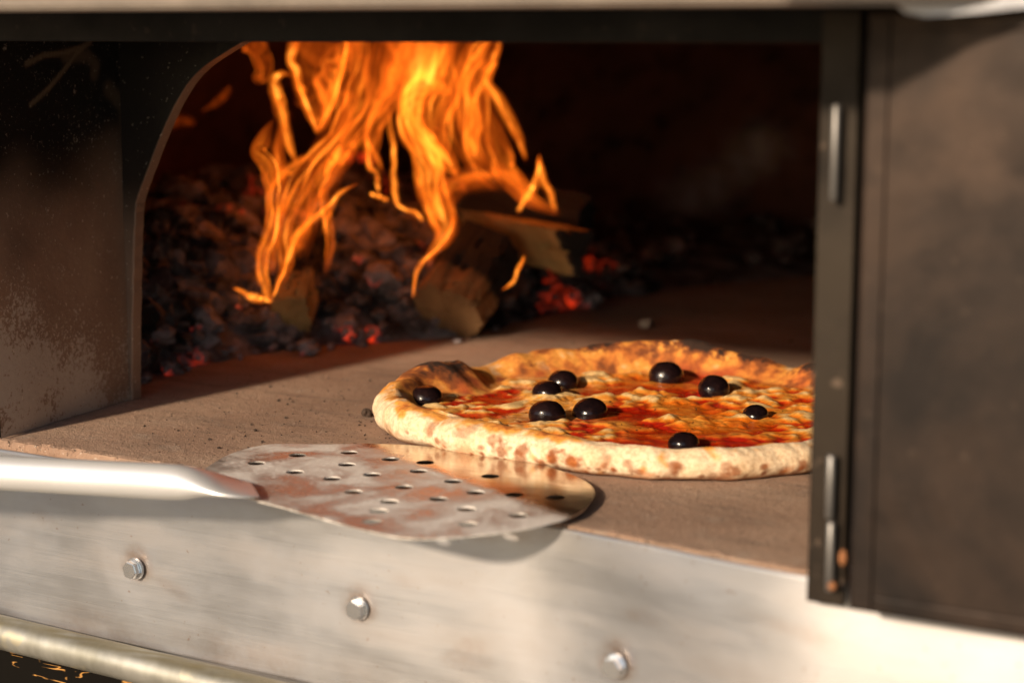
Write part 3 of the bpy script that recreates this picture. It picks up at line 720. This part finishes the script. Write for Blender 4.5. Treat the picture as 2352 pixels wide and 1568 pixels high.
T_W = ang([(0, .030), (60, .036), (90, .036), (130, .036), (142, .050), (155, .050), (168, .030), (188, .027), (210, .034), (235, .030), (270, .022), (300, .021), (330, .025)])
T_T = ang([(0, .35), (30, .7), (60, .75), (90, .6), (120, .6), (140, .4), (160, .8), (180, .55), (205, .45), (228, .6), (243, .35), (262, .1), (290, .08), (330, .2)])   # toasting of the inner slope
NT, NI, NO = 820, 150, 60
def fbm(x, y, z, s, o=3):
    v = 0; a = 1; tot = 0
    for i in range(o): v += a * mn.noise(Vector((x * s, y * s, z * s + i * 7.7))); tot += a; a *= .55; s *= 2.1
    return v / tot
CREAM, FLOUR, GOLD, TAN, BROWN, BLACK = (.78, .56, .33), (.84, .69, .50), (.76, .33, .055), (.56, .165, .025), (.22, .060, .012), (.032, .013, .006)
SAUCE, REDOR, ORANGE, CHEESE, CURD = (.40, .012, .002), (.64, .060, .004), (.76, .185, .010), (.78, .35, .055), (.85, .60, .28)
brg = random.Random(8); BL = {}; CELL = .008
for k in range(2300):
    rr = .122 * math.sqrt(brg.random()); aa = brg.uniform(0, 6.2832); bx_, by_ = rr * math.cos(aa), rr * math.sin(aa)
    if mn.noise(Vector((bx_ * 24, by_ * 24, 11))) < -.10 + brg.uniform(-.1, .1): continue
    br_ = brg.choice((.0018, .0024, .003, .0038, .0048, .006, .008)) * brg.uniform(.85, 1.2)
    it = (bx_, by_, br_, br_ * brg.uniform(.2, .46), brg.random(), brg.uniform(-.6, .6))
    for gx in range(int((bx_ - .009) // CELL), int((bx_ + .009) // CELL) + 1):
        for gy in range(int((by_ - .009) // CELL), int((by_ + .009) // CELL) + 1): BL.setdefault((gx, gy), []).append(it)
def blobs(x, y, wob):
    """melted curds: height, how far up a curd we are, tint"""
    h = 0.; up = 0.; tint = .5
    for (bx_, by_, br_, bh, tn, sk) in BL.get((int(x // CELL), int(y // CELL)), ()):
        dx, dy = x - bx_, y - by_; d2 = (dx * dx * (1 + sk) + dy * dy * (1 - sk) + sk * dx * dy) / (br_ * br_) * (1 + .5 * wob)
        if d2 < 1:
            k = (1 - d2) ** 1.5; v = bh * k
            tint += (tn - tint) * k; up = max(up, k)
            h = math.sqrt(h * h + v * v + .6 * h * v)
    return min(h, .0052), up, tint
verts, colr, wets = [], [], []
def crust_col(a, r, R0, side, topf, x, y, z, toast):
    """side: 1 on the outer flank, topf: 0 inner foot .. 1 crest"""
    n1 = fbm(x, y, z, 55, 3); n2 = fbm(x + 3, y, z, 160, 2)
    c = mixc(CREAM, FLOUR, .5 + n1)
    g = toast * 1.2 * (1 - side) * smooth(.0, .35, 1.15 - topf * .35) + .85 * n1 + .35 * n2 - .05
    c = mixc(c, GOLD, smooth(.12, .5, g)); c = mixc(c, TAN, smooth(.45, .85, g)); c = mixc(c, BROWN, smooth(.72, 1.15, g + .3 * n2))
    # scorch patches with a shape of their own
    burn = 0.
    for (a0, aw, t0, tw, am) in ((155, 11, .97, .34, 1.3), (160, 7, .6, .25, .6), (66, 19, .97, .30, 1.35), (30, 12, .9, .4, 1.1), (98, 9, .98, .25, .9), (82, 6, .7, .3, .6), (184, 6, .5, .3, .7), (120, 6, .6, .3, .5)):
        da = (a - a0 + 180) % 360 - 180
        burn = max(burn, am * math.exp(-(da / aw) ** 2 - ((topf - t0) / tw) ** 2 - (side * 1.6) ** 2))
    burn = burn * (.82 + 1.1 * n1 + .8 * n2 + .7 * fbm(x, y, z + 5, 420, 2))
    c = mixc(c, BROWN, smooth(.22, .55, burn)); c = mixc(c, BLACK, smooth(.55, .95, burn))
    return c
spots = []
srng = random.Random(5)
for k in range(46):
    a = srng.uniform(188, 345); spots.append((a, srng.choice([.1, .25, .3, .45, .6]) + srng.uniform(-.08, .1), srng.uniform(.0015, .0048), srng.uniform(.4, .95)))
for a, h, r, am in ((246, .45, .0055, 1.), (251, .40, .0065, 1.), (238, .55, .004, .8), (243, .22, .004, .9), (229, .7, .004, .6), (259, .55, .004, .5), (222, .75, .006, .5), (318, .6, .006, .8)): spots.append((a, h, r, am))
for k in range(40): spots.append((srng.uniform(215, 345), srng.uniform(.05, .3), srng.uniform(.0012, .0026), srng.uniform(.6, 1.)))
for j in range(NT):
    a = 360 * j / NT; ca, sa = math.cos(R(a)), math.sin(R(a))
    R0 = interp(T_R, a) * (1 + .014 * mn.noise(Vector((ca * 5, sa * 5, 0))) + .007 * mn.noise(Vector((ca * 14, sa * 14, 3))))
    H0 = interp(T_H, a) * (1 + .10 * mn.noise(Vector((ca * 6, sa * 6, 9))) + .02 * mn.noise(Vector((ca * 17, sa * 17, 2)))); W0 = interp(T_W, a); toast = interp(T_T, a)
    Ri = R0 - W0; zi = .0092; rc = R0 - W0 * .42
    for i in range(NI):                                        # topping disc and inner slope
        f = (i + .3) / NI; f = f ** .85; r = f * rc; x, y = r * ca, r * sa
        up = smooth(Ri, rc, r); z = lerp(zi, H0, up)
        n1 = fbm(x, y, 0, 38, 3); n0 = mn.noise(Vector((x * 16, y * 16, 5)))
        edge_ = r - Ri + .010 * n1 + .004
        top = 1 - smooth(-.004, .006, edge_ - .004)
        left_ = smooth(.01, -.08, x)
        hb_, upb, tint = blobs(x, y, n1)
        fr = smooth(.6, 1., -sa) * smooth(.058, .085, r) * smooth(-.3, .2, n0 + .3 + ca * .6)           # saucier near the front rim
        hb_ *= 1 - .6 * fr
        film = smooth(-.05, .32, n0 + .55 * n1 + .0 + .35 * left_) * (1 - .75 * fr)                                    # thin melted cheese
        n3 = fbm(x, y, 4, 150, 2)
        z += (hb_ * .7 + .0008 * film + .0016 * n1 + .0005 * n3 + .00012 * fbm(x, y, 8, 330, 2)) * top + (1 - top) * .0012 * fbm(x, y, 3, 45, 2)
        left = smooth(.01, -.08, x)
        cs = mixc(SAUCE, REDOR, smooth(-.2, .3, n1 + .5 * n3))
        cf = mixc(mixc(ORANGE, CHEESE, smooth(-.15, .45, n1 + .5 * n3 + .45 * left)), CURD, .7 * left * smooth(-.3, .3, n3))
        c = mixc(cs, cf, film * .9)
        n5 = fbm(x, y, 8, 330, 2)
        e_ = hb_ / .0030 + .35 * n3 + .6 * n1 + .18 * n5 + .25 * (tint - .5)
        c = mixc(c, mixc(ORANGE, CHEESE, .25 + .6 * left + .7 * n1 + .4 * n5), smooth(.38, .75, e_) * (1 - .4 * fr))
        c = mixc(c, CHEESE, .85 * smooth(.72, 1.1, e_ + .4 * (tint - .5) + .3 * left))
        c = mixc(c, CURD, .9 * smooth(1.0, 1.5, e_ + .7 * (tint - .5) + .45 * left))
        c = mixc(c, BROWN, .6 * smooth(.42, .75, n3 + .35 * n1 + .25 * upb))
        topf = up
        k = crust_col(a, r, R0, 0., topf, x, y, z, toast)
        red = smooth(.0, .35, fbm(x + 2, y, 0, 48, 2)) * smooth(.85, .1, up) * smooth(-.3, .4, sa)
        k = mixc(k, (.42, .06, .015), red * .85)
        verts.append((x, y, z)); colr.append(mixc(k, c, top)); wets.append(top * (.6 + .4 * smooth(.6, .1, upb)))
    for i in range(NO):                                        # crest, outer flank, underside
        t = (i + 1) / NO; q = R(90) - R(150) * t
        r = rc + W0 * .42 * math.cos(q) if q > -.3 else rc + W0 * .42 * math.cos(q); z = H0 * .42 + H0 * .58 * math.sin(q) if q > 0 else H0 * .42 + H0 * .49 * math.sin(q)
        x, y = r * ca, r * sa
        d = .0020 * fbm(x, y, z, 36, 3) + .0005 * fbm(x, y, z, 210, 2); r += d; z = max(.0002, z + d); x, y = r * ca, r * sa
        side = smooth(R(75), R(25), q)
        c = crust_col(a, r, R0, side, 1., x, y, z, toast)
        n2 = fbm(x, y, z, 120, 2); n4 = fbm(x, y, z, 330, 2); hfr = z / H0
        for (as_, hs, rs, am) in spots:
            da = (a - as_ + 180) % 360 - 180
            if abs(da) < 5:
                dd = math.hypot(da * R(1) * R0, (hfr - hs) * H0 * 1.25) / rs * (1 + .9 * n2) + .45 * n4
                c = mixc(c, mixc(BROWN, TAN, .12), am * (1 - smooth(.4, 1.05, dd)))
        c = mixc(c, TAN, .5 * smooth(.1, .5, n2 + .1) * side * smooth(.9, .2, hfr))
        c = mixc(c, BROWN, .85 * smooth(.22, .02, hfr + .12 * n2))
        verts.append((x, y, z)); colr.append(c); wets.append(0.)
NP = NI + NO
faces = []
for j in range(NT):
    j2 = (j + 1) % NT
    for i in range(NP - 1): faces.append((j * NP + i, j * NP + i + 1, j2 * NP + i + 1, j2 * NP + i))
faces.append(tuple(j * NP for j in range(NT))); faces.append(tuple(j * NP + NP - 1 for j in range(NT - 1, -1, -1)))
o = pyd('crust_and_topping', verts, faces, MPI, pizza, True)
attr_col(o.data, 'Col', colr); attr_f(o.data, 'wet', wets)
def zsurf(x, y):
    a = math.degrees(math.atan2(y, x)) % 360; j = int(a / 360 * NT) % NT; r = math.hypot(x, y); best = min(range(NI), key=lambda i: abs(math.hypot(verts[j * NP + i][0], verts[j * NP + i][1]) - r))
    return verts[j * NP + best][2]
for (px, py, wpx, sq) in ((979, 915, 76, .80), (1257, 903, 72, .76), (1293, 880, 70, .86), (1257, 953, 86, .84), (1355, 943, 82, .80), (1530, 865, 80, .92), (1640, 897, 74, .92), (1735, 949, 62, .74), (1570, 1015, 74, .84)):
    p = on_z(px, py, .013); L, Dd = p.dot(LAT) - .072, p.dot(DEP) - 1.022; r = wpx / 2 / FPX * p.dot(DEP)
    b1 = bmesh.new(); bmesh.ops.create_uvsphere(b1, u_segments=32, v_segments=20, radius=r)
    ox = frng.random() * 40
    for v in b1.verts:
        k = 1 + .035 * mn.noise(v.co * 120 + Vector((ox, 0, 0))); v.co = Vector((v.co.x * k * 1.04, v.co.y * k, v.co.z * k * sq))
        if v.co.z > r * sq * .93: v.co.z -= r * .03
    oo = from_bm('olive', b1, MOL, pizza, True); oo.location = (L, Dd, zsurf(L, Dd) + r * sq * .22); oo.rotation_euler = (frng.uniform(-.15, .15), frng.uniform(-.15, .15), frng.uniform(0, 3))

# ------------------------------------------------------------------ peel
PZ = .0030
peel = empty('pizza_peel', (on_z(900, 1130, PZ).x, on_z(900, 1130, PZ).y, 0.)); tag(peel, 'round perforated metal peel dusted with flour, sliding under the pizza', 'peel')
out_px = [(470, 1080), (515, 1052), (560, 1035), (600, 1026), (640, 1022), (740, 1023), (850, 1022), (960, 1026), (1090, 1040), (1210, 1062), (1300, 1088), (1350, 1112), (1366, 1136), (1352, 1162), (1318, 1187), (1255, 1206), (1180, 1221), (1090, 1232), (1000, 1239), (920, 1237), (850, 1223), (780, 1205), (700, 1182), (640, 1165), (590, 1152), (535, 1128), (490, 1102)]
O = [on_z(x, y, PZ) for x, y in out_px]
sm_ = catmull([(p.x, p.y) for p in O] + [(O[0].x, O[0].y)], 160)[:-1]
holes_c = [(1315,155),(1305,200),(1400,238),(1600,193),(1575,225),(1705,263),(1845,245),(1935,315),(2090,325),(1330,303),(1520,285),(1790,305),(1650,330),(1755,368),(1950,392),(1760,425),(1425,375),(1400,415),(1465,340),(1250,253),(1110,228),(1120,165),(965,195),(1470,180)]
b1 = bmesh.new()
def loop(pts):
    v = [b1.verts.new((x, y, PZ)) for x, y in pts]
    for i in range(len(v)): b1.edges.new((v[i], v[(i + 1) % len(v)]))
loop(sm_)
for (cx, cy) in holes_c:
    p = on_z(cx * .6103, 947.4 + cy * .6103, PZ); loop([(p.x + .0046 * math.cos(q * math.pi / 10), p.y + .0046 * math.sin(q * math.pi / 10)) for q in range(20)])
bmesh.ops.triangle_fill(b1, use_beauty=True, edges=b1.edges[:])
bmesh.ops.recalc_face_normals(b1, faces=b1.faces)
bmesh.ops.subdivide_edges(b1, edges=[e for e in b1.edges if e.calc_length() > .012], cuts=2, use_grid_fill=True)
bmesh.ops.triangulate(b1, faces=b1.faces[:])
if sum(f.normal.z for f in b1.faces) < 0: bmesh.ops.reverse_faces(b1, faces=b1.faces)
me = bpy.data.meshes.new('blade'); b1.to_mesh(me); b1.free()
def edge_side(x, y):   # flour lies on the near left of a line from the pizza's left foot to the blade's right corner
    a = on_z(845, 1026, PZ); b_ = on_z(1300, 1188, PZ); d = (b_ - a); return (d.x * (y - a.y) - d.y * (x - a.x)) / d.length
attr_f(me, 'flour', [1 - smooth(-.004, .003, edge_side(v.co.x, v.co.y)) for v in me.vertices])
for v in me.vertices: v.co = v.co - peel.location
bl = obj('blade', me, MPE, peel); md = bl.modifiers.new('thick', 'SOLIDIFY'); md.thickness = .0008; md.offset = 1
# handle: tube flattened where it meets the blade
hp_ = [(-1300, 1000, 1.06, .0086, .0086), (-260, 1070, .90, .0086, .0086), (0, 1085, .880, .0086, .0086), (200, 1096, .866, .0086, .0086), (370, 1105, .850, .0088, .0086), (430, 1108, .847, .0105, .0078), (475, 1111, .846, .0140, .0052), (515, 1116, .846, .0175, .0028), (550, 1120, .847, .0185, .0014), (585, 1124, .849, .0150, .0008)]
cp = catmull(hp_, 90); path = [on_d(c[0], c[1], c[2]) for c in cp]
for i, p in enumerate(path):
    if cp[i][0] > 560: p.z = max(PZ + .0013 + cp[i][4], min(p.z, PZ + .006))
v_, f_ = tube(path, [(c[3], c[4]) for c in cp], 28)
pyd('handle', [v - peel.location for v in v_], f_, MALU, peel, True)

# ------------------------------------------------------------------ crumbs on the hearth
cr = random.Random(21)
cm = []
for k in range(4):
    b1 = chunk(cr, 1.); me = bpy.data.meshes.new('crumb'); b1.to_mesh(me); b1.free(); cm.append(me)
vs, fs = [], []
for k in range(420):
    x, y = (cr.uniform(330, 900), cr.uniform(860, 1040)) if k < 260 else (cr.uniform(900, 1860), cr.uniform(650, 790))
    p = on_z(x, y, 0)
    if p.y < .72 or bdist(p.x, p.y) > -.004: continue
    me = cr.choice(cm); r = cr.uniform(.0002, .0006) * (1 if cr.random() < .9 else 2); k0 = len(vs)
    vs += [(p.x + v.co.x * r, p.y + v.co.y * r, r * .4 + v.co.z * r) for v in me.vertices]; fs += [tuple(k0 + i for i in f.vertices) for f in me.polygons]
tag(pyd('hearth_grit', vs, fs, MBURN), 'fine dark grit scattered over the stone hearth', 'grit', kind='stuff')
p = on_z(842, 957, 0)
b1 = chunk(cr, .0042); o = from_bm('crumb', b1, MBURN); o.location = (p.x, p.y, .002); tag(o, 'dark burnt crumb touching the left edge of the pizza crust', 'crumb')
